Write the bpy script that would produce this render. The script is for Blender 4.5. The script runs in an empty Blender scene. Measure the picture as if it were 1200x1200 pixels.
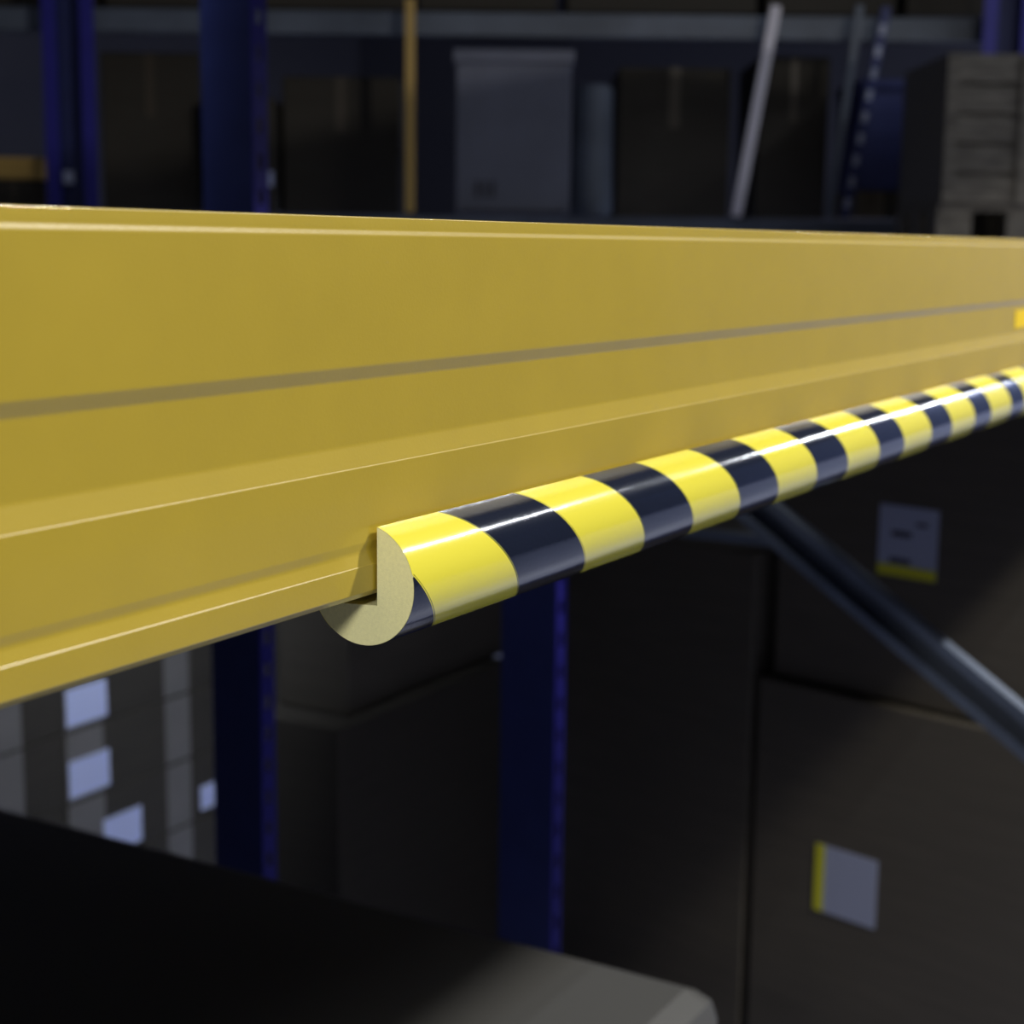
import bpy, bmesh, math, random
from mathutils import Vector, Matrix
random.seed(4)
sc = bpy.context.scene
col = sc.collection
R = math.radians

# ------------------------------------------------------------------ camera
# World: X runs along the rack beam, Y into the rack, Z up. Metres. Floor at z = 0.
# The inner corner of the bumper profile's notch at its cut end is the point (0, 0, ZB).
ZB = 1.62
CAM = Vector((-0.41298, -0.28952, ZB + 0.11408))
RIGHT = Vector((0.50479, -0.86316, 0.01184)).normalized()
FWD = Vector((0.85254, 0.49633, -0.16380)).normalized()
RIGHT = Vector((0.50479, -0.86316, 0.01184)); RIGHT = (RIGHT - FWD * RIGHT.dot(FWD)).normalized()
UPV = RIGHT.cross(FWD).normalized()
FPX = 1900.0
cam_data = bpy.data.cameras.new('camera')
cam = bpy.data.objects.new('camera', cam_data); col.objects.link(cam)
cam.matrix_world = Matrix(((RIGHT.x, UPV.x, -FWD.x, CAM.x), (RIGHT.y, UPV.y, -FWD.y, CAM.y),
                           (RIGHT.z, UPV.z, -FWD.z, CAM.z), (0, 0, 0, 1)))
cam_data.sensor_width = 36.0; cam_data.sensor_fit = 'HORIZONTAL'
cam_data.lens = FPX / 1200 * 36.0
cam_data.clip_start = 0.02; cam_data.clip_end = 100
cam_data.dof.use_dof = True; cam_data.dof.focus_distance = 0.53; cam_data.dof.aperture_fstop = 14
sc.camera = cam

def at(px, py, depth):
    """world point seen at a pixel of the 1200 px photograph, at a depth along the optical axis"""
    return CAM + (FWD + RIGHT * ((px - 600) / FPX) - UPV * ((py - 600) / FPX)) * depth

# ------------------------------------------------------------------ world, lamps, exposure
sc.view_settings.view_transform = 'Standard'; sc.view_settings.look = 'None'
sc.view_settings.gamma = 1.0; sc.view_settings.use_curve_mapping = False
sc.view_settings.exposure = 0.2
world = bpy.data.worlds.new('hall_air'); sc.world = world; world.use_nodes = True
bg = world.node_tree.nodes['Background']
bg.inputs[0].default_value = (0.62, 0.70, 1.0, 1); bg.inputs[1].default_value = 0.026

def area(name, loc, target, sx, sy, watts, colr):
    d = bpy.data.lights.new(name, 'AREA'); d.shape = 'RECTANGLE'; d.size = sx; d.size_y = sy
    d.energy = watts; d.color = colr
    o = bpy.data.objects.new(name, d); col.objects.link(o)
    o.location = loc
    o.rotation_euler = (Vector(target) - Vector(loc)).to_track_quat('-Z', 'Y').to_euler()
    return o
COOL = (0.90, 0.94, 1.0)
# strip lamps over the aisle, running along the rack
for lx, ll, lw, le in ((-1.6, 2.8, .05, 16), (1.5, 2.8, .05, 20), (4.65, 2.1, .08, 50), (9.1, 2.2, .06, 80), (11.6, 2.0, .06, 80)):
    o = area('aisle_lamp', (lx, -1.75, ZB + 2.7), (lx, -1.75, 0), ll, lw, le, COOL)
# work lamp further down the aisle and a lamp behind the photographer
area('work_lamp', (1.45, -1.09, ZB + 1.42), (0.75, 0.2, ZB - 0.1), 0.14, 0.14, 44, (1.0, 0.96, 0.88))
area('photo_lamp', (-1.05, -0.30, ZB + 0.36), (0.1, 0, ZB), 0.10, 0.10, 5.2, (1.0, 0.96, 0.9))

o = area('added_carton_fill', (0.9, 1.3, ZB + 1.6), (2.3, 2.4, ZB - 1.0), 0.2, 0.2, 4.5, (0.80, 0.87, 1.0)); o.data.spread = R(42)  # added fill light for the lower left cartons, no visible fixture

# ------------------------------------------------------------------ materials
def mat(name, rgb, rough=0.5, metal=0.0, coat=0.0, spec=0.5, var=0.0, scale=20.0, bump=0.0, bscale=80.0, stretch=None):
    m = bpy.data.materials.new(name); m.use_nodes = True
    nt = m.node_tree; b = nt.nodes['Principled BSDF']
    b.inputs['Base Color'].default_value = (*rgb, 1); b.inputs['Roughness'].default_value = rough
    b.inputs['Metallic'].default_value = metal; b.inputs['Coat Weight'].default_value = coat
    b.inputs['Coat Roughness'].default_value = 0.07; b.inputs['Specular IOR Level'].default_value = spec
    tc = nt.nodes.new('ShaderNodeTexCoord'); mp = nt.nodes.new('ShaderNodeMapping')
    nt.links.new(tc.outputs['Object'], mp.inputs[0])
    if stretch: mp.inputs['Scale'].default_value = stretch
    if var:
        n = nt.nodes.new('ShaderNodeTexNoise'); n.inputs['Scale'].default_value = scale; n.inputs['Detail'].default_value = 5
        nt.links.new(mp.outputs[0], n.inputs['Vector'])
        r = nt.nodes.new('ShaderNodeValToRGB')
        r.color_ramp.elements[0].position = 0.3; r.color_ramp.elements[1].position = 0.7
        r.color_ramp.elements[0].color = (*[c * (1 - var) for c in rgb], 1)
        r.color_ramp.elements[1].color = (*[min(1, c * (1 + var)) for c in rgb], 1)
        nt.links.new(n.outputs['Fac'], r.inputs[0]); nt.links.new(r.outputs[0], b.inputs['Base Color'])
    if bump:
        n2 = nt.nodes.new('ShaderNodeTexNoise'); n2.inputs['Scale'].default_value = bscale; n2.inputs['Detail'].default_value = 3
        nt.links.new(mp.outputs[0], n2.inputs['Vector'])
        bp = nt.nodes.new('ShaderNodeBump'); bp.inputs['Strength'].default_value = bump; bp.inputs['Distance'].default_value = 0.001
        nt.links.new(n2.outputs['Fac'], bp.inputs['Height']); nt.links.new(bp.outputs[0], b.inputs['Normal'])
    return m
M = dict(
    paint=mat('yellow_powder_coat', (0.50, 0.362, 0.032), 0.38, coat=0.55, var=0.03, scale=30, bump=0.05, bscale=900),
    connector=mat('bright_yellow_paint', (0.85, 0.60, 0.01), 0.4),
    yfilm=mat('yellow_printed_film', (0.92, 0.82, 0.075), 0.16, coat=0.3, bump=0.04, bscale=700),
    kfilm=mat('black_printed_film', (0.012, 0.016, 0.032), 0.13, coat=0.3, bump=0.05, bscale=700),
    line=mat('dark_olive_print', (0.05, 0.05, 0.01), 0.25),
    foam=mat('pale_yellow_foam', (0.86, 0.83, 0.43), 0.85, var=0.05, scale=900, bump=0.25, bscale=2500),
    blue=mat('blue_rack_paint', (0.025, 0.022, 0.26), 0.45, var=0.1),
    navy=mat('dark_and_shaded_blue', (0.022, 0.032, 0.14), 0.5, var=0.1),  # also the upright webs, where shade is put into the colour
    steel=mat('galvanised_steel', (0.14, 0.17, 0.23), 0.55, 0.3, var=0.15, scale=14),
    dsteel=mat('dark_grey_steel', (0.10, 0.12, 0.16), 0.5, var=0.25, scale=5),
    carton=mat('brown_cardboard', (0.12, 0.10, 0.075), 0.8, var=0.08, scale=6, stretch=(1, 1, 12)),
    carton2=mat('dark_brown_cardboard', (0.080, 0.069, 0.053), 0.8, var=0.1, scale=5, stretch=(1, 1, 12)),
    pale=mat('painted_light_patch', (0.17, 0.16, 0.15), 0.7, var=0.08, scale=9),  # patches of light on the left cartons, put into the colour
    tape=mat('brown_packing_tape', (0.07, 0.055, 0.038), 0.45),
    label=mat('white_label_paper', (0.36, 0.39, 0.52), 0.5),
    label2=mat('pale_blue_label_paper', (0.60, 0.66, 0.95), 0.5),
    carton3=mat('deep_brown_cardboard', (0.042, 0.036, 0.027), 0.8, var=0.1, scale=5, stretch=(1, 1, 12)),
    ylabel=mat('yellow_label_print', (0.62, 0.60, 0.03), 0.5),
    ink=mat('dark_ink', (0.05, 0.05, 0.07), 0.6),
    cover=mat('black_stretch_film', (0.075, 0.075, 0.073), 0.55, bump=0.3, bscale=18),
    crate=mat('blue_grey_plastic', (0.12, 0.13, 0.18), 0.5, var=0.12, scale=5),
    wood=mat('weathered_pallet_wood', (0.16, 0.145, 0.12), 0.8, var=0.35, scale=6, stretch=(2, 12, 12)),
    white=mat('off_white_paint', (0.75, 0.72, 0.80), 0.5),
    ochre=mat('ochre_paint', (0.55, 0.36, 0.10), 0.5),
    reflector_blue=mat('added_reflector_blue', (0.20, 0.24, 0.42), 0.5, var=0.05, scale=1.5, stretch=(1, 1, 20)),  # bluish tone chosen for its reflection in the beam and bumper
    floor=mat('grey_sealed_concrete', (0.54, 0.58, 0.82), 0.35, var=0.15, scale=2.0),
    wall=mat('grey_cladding', (0.12, 0.12, 0.15), 0.6, var=0.05, scale=1.0),
)

# ------------------------------------------------------------------ helpers
def obj(name, bm, m, parent=None, smooth=False):
    me = bpy.data.meshes.new(name)
    bmesh.ops.recalc_face_normals(bm, faces=bm.faces)
    bm.to_mesh(me); bm.free()
    if smooth:
        for p in me.polygons: p.use_smooth = True
    me.materials.append(m)
    o = bpy.data.objects.new(name, me); col.objects.link(o)
    if parent: o.parent = parent
    return o
def tag(o, label, cat, group=None, kind=None):
    o['label'] = label; o['category'] = cat
    if group: o['group'] = group
    if kind: o['kind'] = kind
    return o
def empty(name, loc, rz=0.0):
    o = bpy.data.objects.new(name, None); col.objects.link(o)
    o.empty_display_size = 0.05; o.location = loc; o.rotation_euler = (0, 0, rz); return o
def copy_tree(o, parent=None):
    c = o.copy(); col.objects.link(c); c.parent = parent
    for ch in list(o.children): copy_tree(ch, c)
    return c
def box(bm, x0, x1, y0, y1, z0, z1, bev=0.0):
    t = bmesh.new()
    r = bmesh.ops.create_cube(t, size=1.0)
    for v in t.verts:
        v.co = Vector((x0 + (v.co.x + .5) * (x1 - x0), y0 + (v.co.y + .5) * (y1 - y0), z0 + (v.co.z + .5) * (z1 - z0)))
    if bev: bmesh.ops.bevel(t, geom=t.edges[:], offset=bev, segments=2, affect='EDGES', profile=0.5)
    me = bpy.data.meshes.new('tmp'); t.to_mesh(me); t.free(); bm.from_mesh(me); bpy.data.meshes.remove(me)
    return bm
def boxobj(name, dims, m, parent=None, bev=0.0):
    return obj(name, box(bmesh.new(), *dims, bev), m, parent)
def fillet(pts):
    """closed outline of (x, y, radius) corners -> rounded outline"""
    out = []; n = len(pts)
    for i, (x, y, r) in enumerate(pts):
        p = Vector((x, y)); a = Vector(pts[i - 1][:2]); b = Vector(pts[(i + 1) % n][:2])
        if r <= 0: out.append(p); continue
        da = (a - p); db = (b - p); la, lb = da.length, db.length; da.normalize(); db.normalize()
        ang = da.angle(db); t = min(r / math.tan(ang / 2), la * .49, lb * .49); rr = t * math.tan(ang / 2)
        c = p + (da + db).normalized() * (rr / math.sin(ang / 2))
        s = p + da * t - c; e = p + db * t - c
        a0 = math.atan2(s.y, s.x); a1 = math.atan2(e.y, e.x); d = (a1 - a0 + math.pi) % (2 * math.pi) - math.pi
        k = 8
        for j in range(k + 1):
            an = a0 + d * j / k; out.append(c + Vector((math.cos(an), math.sin(an))) * rr)
    return out
def extrude_x(outline, x0, x1, nseg=1):
    """outline of (y, z) pairs swept along X, with end caps"""
    bm = bmesh.new(); rings = []
    for s in range(nseg + 1):
        x = x0 + (x1 - x0) * s / nseg
        rings.append([bm.verts.new((x, p[0], p[1])) for p in outline])
    n = len(outline)
    for s in range(nseg):
        for i in range(n):
            bm.faces.new((rings[s][i], rings[s][(i + 1) % n], rings[s + 1][(i + 1) % n], rings[s + 1][i]))
    bm.faces.new(rings[0]); bm.faces.new(rings[-1][::-1])
    return bm
def smooth_by_angle(o, deg=35):
    bm = bmesh.new(); bm.from_mesh(o.data)
    for f in bm.faces: f.smooth = True
    for e in bm.edges:
        if len(e.link_faces) == 2 and e.calc_face_angle(0) > R(deg): e.smooth = False
    bm.to_mesh(o.data); bm.free()
mm = 0.001

# ------------------------------------------------------------------ setting
o = boxobj('floor', (-4, 16, -7, 9, -0.1, 0), M['floor']); o['kind'] = 'structure'
o = boxobj('wall_back', (12.0, 12.15, -7, 9, 0.0, 7), M['wall']); o['kind'] = 'structure'
o = boxobj('wall_left', (-4, 12.0, 8.6, 8.8, 0.0, 7), M['wall']); o['kind'] = 'structure'

o = boxobj('added_reflector', (11.94, 12.0, -5.5, -0.9, 0.0, 4.2), M['reflector_blue']); o['kind'] = 'structure'  # added out of view so the beam and bumper reflect a bluish glow

# ------------------------------------------------------------------ yellow rack beam
BX0, BX1 = -0.75, 1.60
beam = tag(empty('rack_beam', (0, 0, ZB)), 'long yellow painted steel rack beam with a recessed band along its face', 'rack beam')
prof = [(-45, 3.1, 2), (-2.4, 3.1, 0.8), (-0.3, 5.2, 0.8), (-0.3, 13.5, 0.07), (-0.49, 13.78, 0.07), (-1.7, 17.9, 4), (-1.1, 20.9, 4), (-1.3, 44.5, 1.0),
        (-1.50, 44.85, 0.8), (-3.3, 51.6, 6), (-3.5, 71.8, 3.0), (-1.6, 76.0, 3.0), (-1.6, 115.8, 2.4), (-2.15, 117.4, 2.4), (-2.3, 121.4, 0.4), (-45, 121.4, 2)]
o = obj('beam_body', extrude_x([(-(p.x - 0.5) * mm, p.y * mm) for p in fillet(prof)], BX0, BX1, 4), M['paint'], beam)
smooth_by_angle(o, 40)
o = boxobj('adhesive_sticker', (0.842, 0.910, 0.0033, 0.0041, 0.0545, 0.068), M['connector'], beam)
o['label'] = 'bright yellow sticker at the far end of the beam'
c = empty('end_connector', (0, 0, 0)); c.parent = beam
boxobj('hook_plate', (BX1, BX1 + 0.004, -0.012, 0.05, -0.03, 0.118), M['connector'], c, 0.001)
boxobj('side_plate', (BX1, BX1 + 0.06, -0.016, -0.012, -0.03, 0.118), M['connector'], c, 0.001)

# unseen shelf panels added to shade the bay below, flush with the beam tops
rear = tag(empty('rack_beam', (0, 1.10, ZB)), 'rear yellow rack beam hidden behind the added shade panels', 'rack beam')
obj('beam_body', extrude_x([(p.x * mm + 0.045, p.y * mm) for p in fillet(prof)], BX0, BX1, 1), M['paint'], rear)
boxobj('end_connector', (BX1, BX1 + 0.004, 0.0, 0.045, -0.03, 0.118), M['connector'], rear)
for k, nm in enumerate(('near end', 'middle', 'far end')):
    a = BX0 + (BX1 - BX0) * k / 3; b = BX0 + (BX1 - BX0) * (k + 1) / 3
    o = boxobj('shade_panel', (a + .001, b - .001, 0.0455, 1.10, ZB + 0.095, ZB + 0.113), M['carton'], None, 0.001)
    tag(o, f'added unseen shelf panel shading the space below, {nm} of the bay', 'shelf panel', 'added shade panels of the bay')

# shelf level added above the view to shade the bay from the lamps
for nm, y, c0 in (('front', 0.0, -1), ('rear', 1.10, 1)):
    t = tag(empty('rack_beam', (0, y, ZB + 0.80)), f'{nm} yellow rack beam of an added shelf level, above the view for shade', 'rack beam')
    off = 0.0 if c0 < 0 else 0.045
    obj('beam_body', extrude_x([(c0 * p.x * mm + off, p.y * mm) for p in fillet(prof)], BX0, BX1, 1), M['paint'], t)
    boxobj('end_connector', (BX1, BX1 + 0.004, 0.0, 0.045, -0.03, 0.118), M['connector'], t)
for k, nm in enumerate(('near end', 'middle', 'far end')):
    a = BX0 + (BX1 - BX0) * k / 3; b = BX0 + (BX1 - BX0) * (k + 1) / 3
    o = boxobj('shade_panel', (a + .001, b - .001, 0.0455, 1.10, ZB + 0.895, ZB + 0.913), M['carton'], None, 0.001)
    tag(o, f'added unseen shelf panel above the view for shade, {nm} of the bay', 'shelf panel', 'added shade panels of the next level')

# neighbouring bay added out of view, keeping lamp light off the cartons
NX0, NX1 = BX1 + 0.072, 3.70
for lev, dz in (('lower', 0.0), ('upper', 0.80)):
    for nm, y, c0 in (('front', 0.0, -1), ('rear', 1.10, 1)):
        t = tag(empty('rack_beam', (0, y, ZB + dz)), f'{nm} {lev} yellow rack beam of an added neighbouring bay, out of view for shade', 'rack beam')
        off = 0.0 if c0 < 0 else 0.045
        obj('beam_body', extrude_x([(c0 * p.x * mm + off, p.y * mm) for p in fillet(prof)], NX0, NX1, 1), M['paint'], t)
        boxobj('end_connector', (NX0 - 0.004, NX0, 0.0, 0.045, -0.03, 0.118), M['connector'], t)
    for k, nm in enumerate(('near end', 'far end')):
        a = NX0 + (NX1 - NX0) * k / 2; b = NX0 + (NX1 - NX0) * (k + 1) / 2
        o = boxobj('shade_panel', (a + .001, b - .001, 0.0455, 1.10, ZB + dz + 0.095, ZB + dz + 0.113), M['carton'], None, 0.001)
        tag(o, f'{lev} added unseen shelf panel of a neighbouring bay, for shade, {nm}', 'shelf panel', 'added shade panels of the neighbouring bay')

# ------------------------------------------------------------------ bumper profile
prfl = tag(empty('edge_bumper', (0, 0, ZB)), 'round foam edge bumper with diagonal black and yellow stripes clipped on the beam edge', 'edge bumper')
CW, CV, RR = -5.915, 6.254, 20.0
LEN = 1000.0
PH0, PH1 = 72.8, -157.0
def cyl(u, ph, r): return (u * mm, -(CW + r * math.cos(R(ph))) * mm, (CV + r * math.sin(R(ph))) * mm)
NP = 92
phs = [PH0 + (PH1 - PH0) * i / NP for i in range(NP + 1)]
arc = [(-(CW + 19.85 * math.cos(R(p))) * mm, (CV + 19.85 * math.sin(R(p))) * mm) for p in phs]
core_outline = [(0.0, 0.0), (0.0, 25.05 * mm)] + arc[1:]
o = obj('foam_core', extrude_x(core_outline, 0.0, LEN * mm), M['foam'], prfl)
smooth_by_angle(o, 30); o['label'] = 'pale yellow foam core showing at the cut end'
BND = [5.1, 59.2, 109.5, 161.1, 208.9, 261.1, 308.9, 362.9, 411.0, 465.0, 511.4, 567.6, 613.6, 669.8, 712.6, 769.7, 810.0, 870.0, 912.0, 970.0, 1014.0, 1072.0]
SL = 0.335
BND = [BND[0] - 101.5 + 0.0, BND[0] - 47.5] + BND
def band(name, ub, ua, m, off=0.0):
    bm = bmesh.new(); prev = None
    for p in phs:
        a = min(max(ub - SL * p, 0.0), LEN); b = min(max(ua - SL * p, 0.0), LEN)
        if b - a < 1e-4: prev = None; continue
        k = max(1, 3)
        row = [bm.verts.new(cyl(a + (b - a) * j / k, p, RR + off)) for j in range(k + 1)]
        if prev:
            for j in range(k):
                if (prev[j].co - prev[j + 1].co).length > 1e-9 or (row[j].co - row[j + 1].co).length > 1e-9:
                    bm.faces.new((prev[j], prev[j + 1], row[j + 1], row[j]))
        prev = row
    if not bm.faces: bm.free(); return None
    return obj(name, bm, m, prfl, True)
for i in range(len(BND) - 1):
    y = (i % 2 == 0)      # between a black->yellow and a yellow->black boundary
    band('yellow_stripe' if y else 'black_stripe', BND[i], BND[i + 1], M['yfilm'] if y else M['kfilm'])
for b in BND[2:9]:
    i = BND.index(b); s = 1 if i % 2 == 0 else -1
    if s > 0: band('print_line', b + 0.55, b + 0.85, M['line'], 0.02)
    else: band('print_line', b + 0.55, b + 0.80, M['ylabel'], 0.02)

# ------------------------------------------------------------------ rack uprights
def upright(label, x, y, height, cat='rack upright'):
    """omega post: web facing -X, narrow lit front flange (towards the aisle) with a column of holes"""
    r = tag(empty('rack_upright', (x, y, 0)), label, cat, None)
    bm = bmesh.new()
    box(bm, 0, 0.003, 0.003, 0.095, 0.006, height); box(bm, 0.003, 0.030, 0.092, 0.095, 0.006, height)
    obj('web', bm, M['navy'], r)  # shade on the web put in as a darker blue than the flange
    bm = bmesh.new(); z = 0.006; step = 0.05; w0, w1 = 0.010, 0.022
    box(bm, 0, w0, 0, 0.003, z, height); box(bm, w1, 0.032, 0, 0.003, z, height)
    while z < height - step:
        box(bm, w0, w1, 0, 0.003, z, z + 0.028); z += step
    box(bm, w0, w1, 0, 0.003, z, height)
    obj('front_flange', bm, M['blue'], r)
    boxobj('foot_plate', (-0.02, 0.06, -0.02, 0.12, 0, 0.006), M['blue'], r)
    return r
def shift(o, dx=0, dy=0): o.location.x += dx; o.location.y += dy
pA = at(650, 850, 2.45); pB = at(307, 880, 2.45)
upright('dark blue rack upright under the striped bumper, in the middle of the picture', pA.x, pA.y, ZB + 0.03)
upright('blue rack upright with punched holes, left of the bumper end and behind the beam', pB.x, pB.y, 4.2)
upright('blue rack upright that carries the far end of the yellow beam', BX1 + 0.004, -0.012, 4.2)
XF = pA.x + 0.04
# frame strut and diagonal brace
strut = obj('frame_strut', box(bmesh.new(), XF, XF + 0.03, 0.45, pA.y, -0.012, 0.0), M['steel'])
pS = at(860, 634, 2.25)
strut.location.z = pS.z
tag(strut, 'thin horizontal steel strut just under the bumper, right of the middle upright', 'strut')
def channel(label, p, q, wid, dep):
    d = (q - p); L = d.length; d.normalize()
    xaxis = Vector((1, 0, 0)); yv = d; zv = xaxis.cross(yv).normalized()
    r = tag(empty('diagonal_brace', p), label, 'brace')
    r.rotation_euler = Matrix((xaxis, yv, zv)).transposed().to_euler()
    h = wid / 2
    boxobj('web', (dep - 0.002, dep, 0, L, -h, h), M['dsteel'], r)
    for s in (-1, 1):
        bm = bmesh.new()
        a, b = sorted((s * h, s * (h - 0.002))); box(bm, 0, dep - 0.002, 0, L, a, b)
        a, b = sorted((s * h, s * (h - 0.014))); box(bm, -0.002, 0, 0, L, a, b)
        obj('flange', bm, M['steel'], r)
    return r
XB = 1.66
def at_x(px, py, X):
    d = FWD + RIGHT * ((px - 600) / FPX) - UPV * ((py - 600) / FPX)
    return CAM + d * ((X - CAM.x) / d.x)
p1 = at_x(878, 592, XB); p2 = at_x(1210, 871, XB); dd = (p2 - p1)
channel('grey blue steel diagonal brace running down to the lower right', p1 - dd * 0.35, p2 + dd * 0.30, 0.052, 0.025)

# ------------------------------------------------------------------ cartons
def carton(label, loc, rz, L, D, H, body='carton', group=None, tape=True, light_strips=False):
    """carton with its front lower-left corner at loc: L along local x, D along local y, H up"""
    r = tag(empty('carton', loc, rz), label, 'carton', group)
    boxobj('carton_body', (0, L, 0, D, 0.001, H - 0.001), M[body], r, 0.004)
    if tape:
        bm = bmesh.new(); box(bm, -0.0006, L + 0.0006, D / 2 - 0.03, D / 2 + 0.03, H - 0.001, H)
        box(bm, -0.0008, 0.0, D / 2 - 0.03, D / 2 + 0.03, H - 0.10, H - 0.001)
        obj('packing_tape', bm, M['tape'], r)
    if light_strips:
        for a, b in light_strips: boxobj('painted_light_strip', (a, b, -0.0012, 0.0, 0.004, H - 0.004), M['pale'], r)  # vertical bands of light painted onto the carton fronts
    return r
def face_label(parent, x0, x1, z0, z1, marks=(), y=-0.002, stripe=None, m='label'):
    l = boxobj('shipping_label', (x0, x1, y, y + 0.0015, z0, z1), M[m], parent); l['label'] = 'white paper label'
    for (a, b, c, d) in marks: boxobj('print', (a, b, y - 0.0006, y, c, d), M['ink'], l)
    if stripe: boxobj('colour_stripe', (*stripe[:2], y - 0.0008, y, *stripe[2:]), M['ylabel'], l)
    return l
# pallet load at the lower left: two columns of flat cartons, faces parallel to the aisle
q = at(77, 860, 3.6)
CL, CH = 0.405, 0.166
def pallet(label, loc, rz, L, D, group=None):
    r = tag(empty('pallet', loc, rz), label, 'pallet', group)
    n = 6
    for k in range(n):
        a = k * D / n; boxobj('deck_board', (0, L, a, a + D / n - 0.02, 0.122, 0.144), M['wood'], r)
    for k in range(3):
        for j in range(3):
            x = (0, L / 2 - 0.05, L - 0.1)[k]; y = (0, D / 2 - 0.05, D - 0.1)[j]
            boxobj('block', (x, x + 0.1, y, y + 0.1, 0.022, 0.122), M['wood'], r)
    for j in range(3):
        y = (0, D / 2 - 0.05, D - 0.1)[j]; boxobj('skid_board', (0, L, y, y + 0.1, 0, 0.022), M['wood'], r)
    return r
zrow = q.z
nlow = int((zrow - 0.144) / CH)
zbase = zrow - nlow * CH
pl = pallet('wooden pallet under the left stack of flat brown cartons', (q.x - 2 * (CL + .006), q.y - .01, zbase - 0.144), 0, 3 * CL + .02, 0.8)
names = ['bottom', 'second', 'third', 'fourth', 'fifth', 'sixth', 'seventh', 'eighth']
for ci in range(3):
    for k in range(nlow + 3):
        lab = f'flat brown carton, lower left stack, {["far left","middle","right"][ci]} column, {names[k]} layer from its pallet'
        dx = random.uniform(-.002, .002)
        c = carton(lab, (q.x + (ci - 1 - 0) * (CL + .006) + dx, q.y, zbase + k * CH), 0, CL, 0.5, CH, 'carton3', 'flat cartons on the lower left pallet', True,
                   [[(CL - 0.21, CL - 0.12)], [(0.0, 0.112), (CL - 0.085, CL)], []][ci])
        if ci == 1:
            off = 0.10 if k == nlow - 2 else 0.0
            face_label(c, 0.004 + off, 0.128 + off, 0.012, 0.098, m='label2')
        if ci == 2 and k == nlow - 2: face_label(c, 0.03, 0.10, 0.02, 0.08, m='label2')
# black wrapped load nearer at the lower left
g = at(100, 960, 1.75)
blk = obj('wrapped_load', box(bmesh.new(), -0.9, 0, -0.75, 0.55, 0.144, g.z - 0.0, 0.03), M['cover'])
blk.location = (g.x, g.y, 0); tag(blk, 'load wrapped in black film on a pallet in the lower left corner', 'wrapped load')
pallet('wooden pallet carrying the black wrapped load', (g.x - .9, g.y - .75, 0), 0, 0.9, 1.3)

# dark cartons in the middle, between the two uprights
q = at(397, 855, 2.9)
pallet('small pallet under the two dark cartons behind the bumper end', (q.x - .02, q.y - .02, 0), 0, 0.64, 0.24)
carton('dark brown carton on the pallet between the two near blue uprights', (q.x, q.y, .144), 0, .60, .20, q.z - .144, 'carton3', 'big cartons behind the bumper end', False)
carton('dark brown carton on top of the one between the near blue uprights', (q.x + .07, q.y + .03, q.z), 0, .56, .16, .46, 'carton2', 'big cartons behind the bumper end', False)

# big cartons at the right; their near ends face back along the aisle
YAW = R(-90 - 14)
def right_carton(label, px, py, depth, width, dep, h, body, above=True, z=None):
    p = at(px, py, depth)
    return carton(label, (p.x, p.y, p.z if z is None else z), YAW, width, dep, h, body, 'big cartons under the striped bumper', True)
D0 = 3.15
K = D0 / 2.75
pP = at(906, 790, D0)
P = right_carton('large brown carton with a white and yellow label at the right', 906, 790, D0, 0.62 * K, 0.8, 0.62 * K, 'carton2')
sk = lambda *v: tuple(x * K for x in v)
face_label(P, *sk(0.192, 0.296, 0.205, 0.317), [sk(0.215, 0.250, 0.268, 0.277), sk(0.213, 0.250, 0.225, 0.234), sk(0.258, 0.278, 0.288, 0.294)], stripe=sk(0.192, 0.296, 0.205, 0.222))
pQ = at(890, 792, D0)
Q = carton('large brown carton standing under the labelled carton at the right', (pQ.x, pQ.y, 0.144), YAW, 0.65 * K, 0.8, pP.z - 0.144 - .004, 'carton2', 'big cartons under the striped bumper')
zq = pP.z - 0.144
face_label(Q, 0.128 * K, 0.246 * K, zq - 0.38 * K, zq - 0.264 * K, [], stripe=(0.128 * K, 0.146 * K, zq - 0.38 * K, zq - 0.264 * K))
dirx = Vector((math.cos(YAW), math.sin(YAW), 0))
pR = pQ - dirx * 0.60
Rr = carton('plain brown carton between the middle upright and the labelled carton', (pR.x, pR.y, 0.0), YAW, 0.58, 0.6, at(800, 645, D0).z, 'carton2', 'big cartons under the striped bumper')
pallet('pallet under the big cartons at the right', (pQ.x, pQ.y, 0), YAW, 0.65 * K, 0.8)

# ------------------------------------------------------------------ cross rack seen over the beam
DX = 5.2
TURN = math.atan2(-RIGHT.x, -RIGHT.y)
def cross(name, px0, px1, py0, py1, depth, thick, m, label=None, cat=None, group=None, bev=0.0, parent=None):
    """an upright box facing the camera aisle, between two columns of the photograph at a real depth"""
    a = at(px0, py1, depth); s = depth / FPX
    w = (px1 - px0) * s; h = (py1 - py0) * s
    if parent is None:
        o = obj(name, box(bmesh.new(), 0, w, 0, thick, 0, h, bev), M[m]); o.location = a; o.rotation_euler = (0, 0, ROT)
        if label: tag(o, label, cat, group)
        return o
ROT = math.atan2(RIGHT.y, RIGHT.x)

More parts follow.
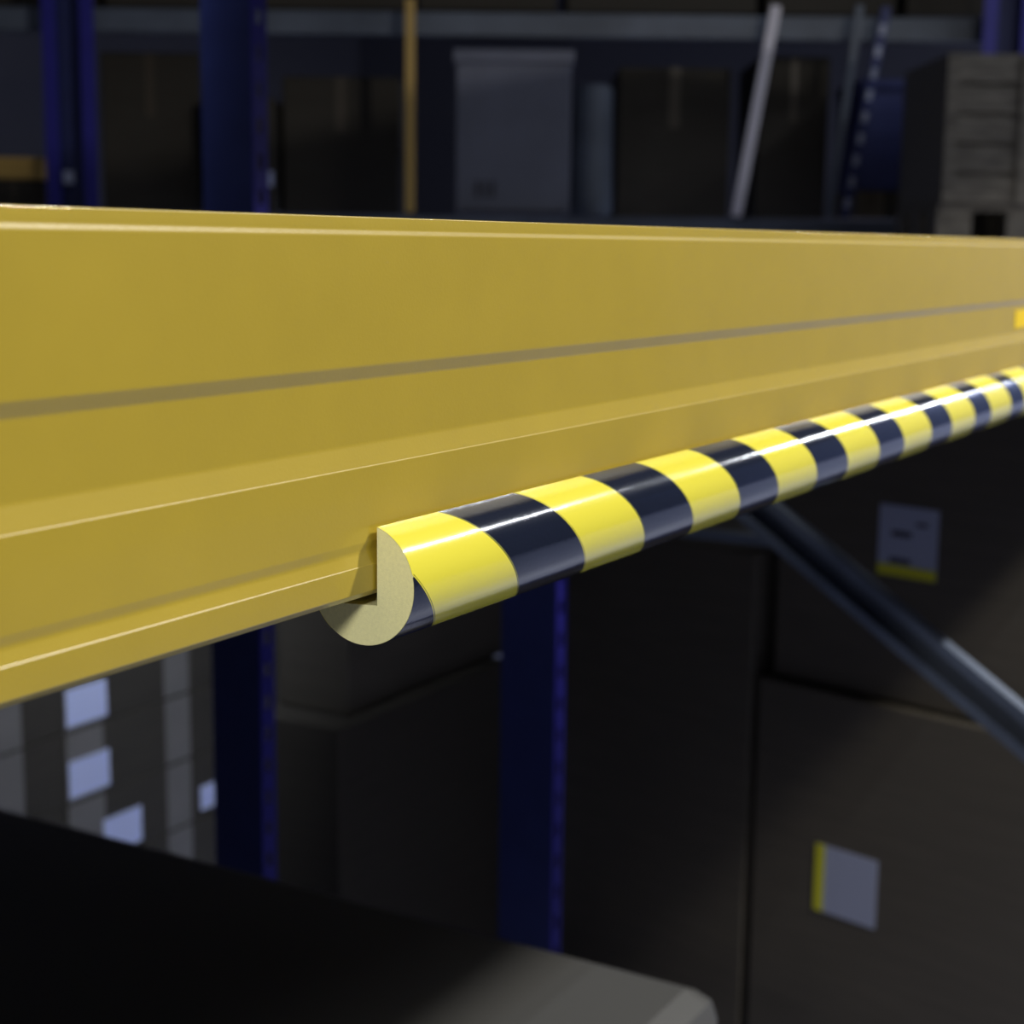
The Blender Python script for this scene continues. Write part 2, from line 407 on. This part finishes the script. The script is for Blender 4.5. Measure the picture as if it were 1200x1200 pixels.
def crossbox(name, px0, px1, py0, py1, depth, thick, m, label=None, cat=None, group=None, bev=0.0):
    return cross(name, px0, px1, py0, py1, depth, thick, m, label, cat, group, bev)
def local(parent, name, x0, x1, y0, y1, z0, z1, m, bev=0.0):
    return boxobj(name, (x0, x1, y0, y1, z0, z1), M[m], parent, bev)
S = DX / FPX
shelf = cross('shelf_beam', 225, 1330, 250.5, 276, DX, 0.05, 'dsteel', 'dark grey shelf beam of the far rack, just over the top edge of the yellow beam', 'rack beam')
up = cross('shelf_beam', -80, 1330, 8, 34, DX, 0.05, 'dsteel', 'upper dark grey shelf beam of the far rack, near the top of the view', 'rack beam')
deckz = at(600, 250.5, DX).z
deck2 = at(600, 8, DX).z
def put(px, z, depth, dy=0.0):
    p = at(px, 250, depth); p.z = z; return p
def far_box(name, px0, px1, top, m, label, cat, group=None, depth=DX + .06, thick=0.5, z0=None, bev=0.006):
    z0 = deckz if z0 is None else z0
    a = put(px0, z0, depth); w = (px1 - px0) * depth / FPX; h = at(600, top, depth).z - z0
    r = tag(empty(name, a, ROT), label, cat, group)
    boxobj('body', (0, w, 0, thick, 0, h), M[m], r, bev)
    return r, w, h
# blue grey crate with rim, ribs and faint print
r, w, h = far_box('crate', 533, 667, 62, 'crate', 'blue grey plastic crate on the far shelf, above the middle of the yellow beam', 'crate', thick=.4)
local(r, 'rim', -.008, w + .008, -.012, .41, h - .04, h, 'crate', .003)
for k in range(3): local(r, 'print', .065 + k * .026, .065 + k * .026 + .014, -.003, 0, .055, .105, 'ink')
local(r, 'base_rail', 0.02, w - .02, -.004, .0, 0.0, .016, 'ink')
# grey wrapped roll beside it
p = put(692, deckz, DX + .2); bm = bmesh.new()
bmesh.ops.create_cone(bm, cap_ends=True, segments=32, radius1=.07, radius2=.066, depth=.42)
bmesh.ops.translate(bm, verts=bm.verts, vec=(0, 0, .21)); bmesh.ops.bevel(bm, geom=[e for e in bm.edges if len(e.link_faces) == 2 and e.calc_face_angle() > 1], offset=.008, segments=2, affect='EDGES')
o = obj('wrapped_roll', bm, M['dsteel']); o.location = p; smooth_by_angle(o, 40); tag(o, 'dark grey wrapped roll standing right of the blue grey crate', 'roll')
# dark cartons filling the far shelf
for (a, b, t, m, lab) in [(122, 236, 70, 'carton3', 'dark carton on the far shelf, right of the two bright blue posts'),
                          (332, 468, 95, 'carton3', 'dark carton on the far shelf, left of the ochre post'),
                          (722, 852, 80, 'carton3', 'dark carton on the far shelf, left of the white leaning post'),
                          (884, 966, 66, 'carton3', 'dark carton on the far shelf, right of the white leaning post')]:
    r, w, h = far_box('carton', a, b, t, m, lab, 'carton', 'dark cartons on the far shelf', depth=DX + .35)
    local(r, 'packing_tape', w * .45, w * .55, -.001, 0, h * .6, h, 'tape')
r, w, h = far_box('carton', 1037, 1096, 219, 'carton3', 'low dark brown carton on the far shelf under the blue bin', 'carton', thick=.4)
local(r, 'packing_tape', w * .4, w * .6, -.001, 0, h * .4, h, 'tape')
r, w, h = far_box('carton', 1004, 1036, 219, 'carton', 'small brown carton on the far shelf, right of the perforated blue post', 'carton', thick=.4)
local(r, 'packing_tape', w * .3, w * .7, -.001, 0, h * .4, h, 'tape')
r, w, h = far_box('storage_bin', 1003, 1096, 90, 'navy', 'dark blue bin on top of the low cartons of the far shelf', 'bin', thick=.4, z0=at(600, 218.5, DX + .06).z)
local(r, 'rim', -.005, w + .005, -.012, .41, h - .03, h, 'navy', .003)
# leaning posts
def lean_post(name, px, lean, wid, m, label, holes=False):
    p = put(px, deckz, DX - .015); L = .66
    r = tag(empty(name, p, ROT), label, 'post', None)
    r.rotation_euler = (Matrix.Rotation(ROT, 3, 'Z') @ Matrix.Rotation(lean, 3, 'Y')).to_euler()
    boxobj('bar', (-wid / 2, wid / 2, 0, .02, 0, L), M[m], r, .003)
    if holes:
        for k in range(9): boxobj('dot', (-wid * .32, wid * .32, -.002, 0, .03 + k * .068, .062 + k * .068), M['label'], r, .0005)
    return r
lean_post('post', 863, R(9), .034, 'white', 'white post leaning on the far shelf behind the yellow beam')
lean_post('post', 972, R(6), .026, 'dsteel', 'thin dark grey post leaning left of the perforated blue post')
lean_post('post', 990, R(9), .030, 'navy', 'blue post with a column of pale dots on the far shelf', True)
lean_post('post', 480, R(0), .030, 'ochre', 'ochre post standing on the far shelf left of the blue grey crate')
# wooden crate on pallets at the right end of the far shelf
r, w, h = far_box('wooden_crate', 1100, 1290, 60, 'wood', 'weathered wooden crate on stacked pallets at the upper right', 'crate', depth=4.6, z0=at(600, 232, 4.6).z)
for k in range(5): local(r, 'plank', 0.0, w, -.012, 0, h * k / 5 + .004, h * (k + 1) / 5 - .006, 'wood')
for k in range(3): local(r, 'batten', w * k / 2.2, w * k / 2.2 + .035, -.022, -.012, 0, h, 'wood')
zc = at(600, 232, 4.6).z
for k in range(2):
    pp = put(1098, zc - .144 * (k + 1), 4.6); pallet(f'weathered pallet under the wooden crate, {["upper","lower"][k]} of two', pp, ROT, .5, .5, 'pallets under the wooden crate')
r2 = tag(empty('pallet_stand', put(1098, 0, 4.6), ROT), 'dark grey steel stand carrying the pallets behind the right end of the yellow beam', 'stand')
for x in (0.0, .44):
    for y in (0.0, .44): local(r2, 'leg', x, x + .06, y, y + .06, 0, zc - .288 - .02, 'dsteel')
local(r2, 'top_plate', 0, .5, 0, .5, zc - .288 - .02, zc - .288, 'dsteel')
# far rack posts
def far_upright(px0, px1, label):
    a = put(px0, 0, DX); w = (px1 - px0) * S; H = 4.2
    r = tag(empty('rack_upright', a, ROT), label, 'rack upright')
    t = 16 * S
    local(r, 'flange', 0, t, 0, .003, 0, H, 'blue'); local(r, 'flange', w - t, w, 0, .003, 0, H, 'blue')
    bm = bmesh.new(); box(bm, t - .003, t, .003, .07, 0, H); box(bm, w - t, w - t + .003, .003, .07, 0, H); box(bm, t, w - t, .067, .07, 0, H)
    obj('web', bm, M['navy'], r)  # darker blue stands for the shade inside the open post
    return r
cu = far_upright(56, 116, 'bright blue open rack upright at the upper left, behind the yellow beam')
tg = local(cu, 'locking_plate', 20 * S, 32 * S, -.004, .0, at(0, 214, DX).z, at(0, 200, DX).z, 'label'); tg['label'] = 'pale locking plate'
far_upright(1140, 1200, 'blue open rack upright hidden behind the wooden crate')
r, w, h = far_box('storage_bin', -6, 50, 192, 'ochre', 'ochre bin at the upper left corner of the view, left of the bright blue upright', 'bin', depth=DX + .1, z0=at(600, 217, DX + .1).z)
local(r, 'rim', -.005, w + .005, -.012, .5, h - .02, h, 'ochre', .003)
r, w, h = far_box('carton', -20, 54, 218, 'carton3', 'dark carton under the ochre bin at the upper left', 'carton', depth=DX + .1, z0=deckz)
local(r, 'packing_tape', w * .45, w * .55, -.001, 0, h * .3, h, 'tape')
low = cross('shelf_beam', -60, 224, 250.5, 276, DX, .05, 'dsteel', 'dark shelf beam of the far rack at the left, mostly behind the yellow beam', 'rack beam')
r, w, h = far_box('carton', 240, 321, 120, 'carton3', 'dark carton with a pale sticker on the far shelf behind the near upright', 'carton', 'dark cartons on the far shelf', depth=DX + .25)
l = local(r, 'sticker', w - .024, w - .001, -.002, 0, .085, .135, 'label2')
# cartons on the upper shelf
x = -60
for k, wd in enumerate([190, 150, 210, 170, 230, 160, 200]):
    places = ['at the far left', 'second from the left', 'third from the left', 'in the middle', 'third from the right', 'second from the right', 'at the far right']
    r, w, h = far_box('carton', x, x + wd - 12, -150, 'carton3', f'dark carton on the upper far shelf, {places[k]} of its row', 'carton', 'cartons on the upper far shelf', depth=DX + .2, z0=deck2)
    local(r, 'packing_tape', w * .46, w * .54, -.001, 0, h * .5, h, 'tape')
    x += wd
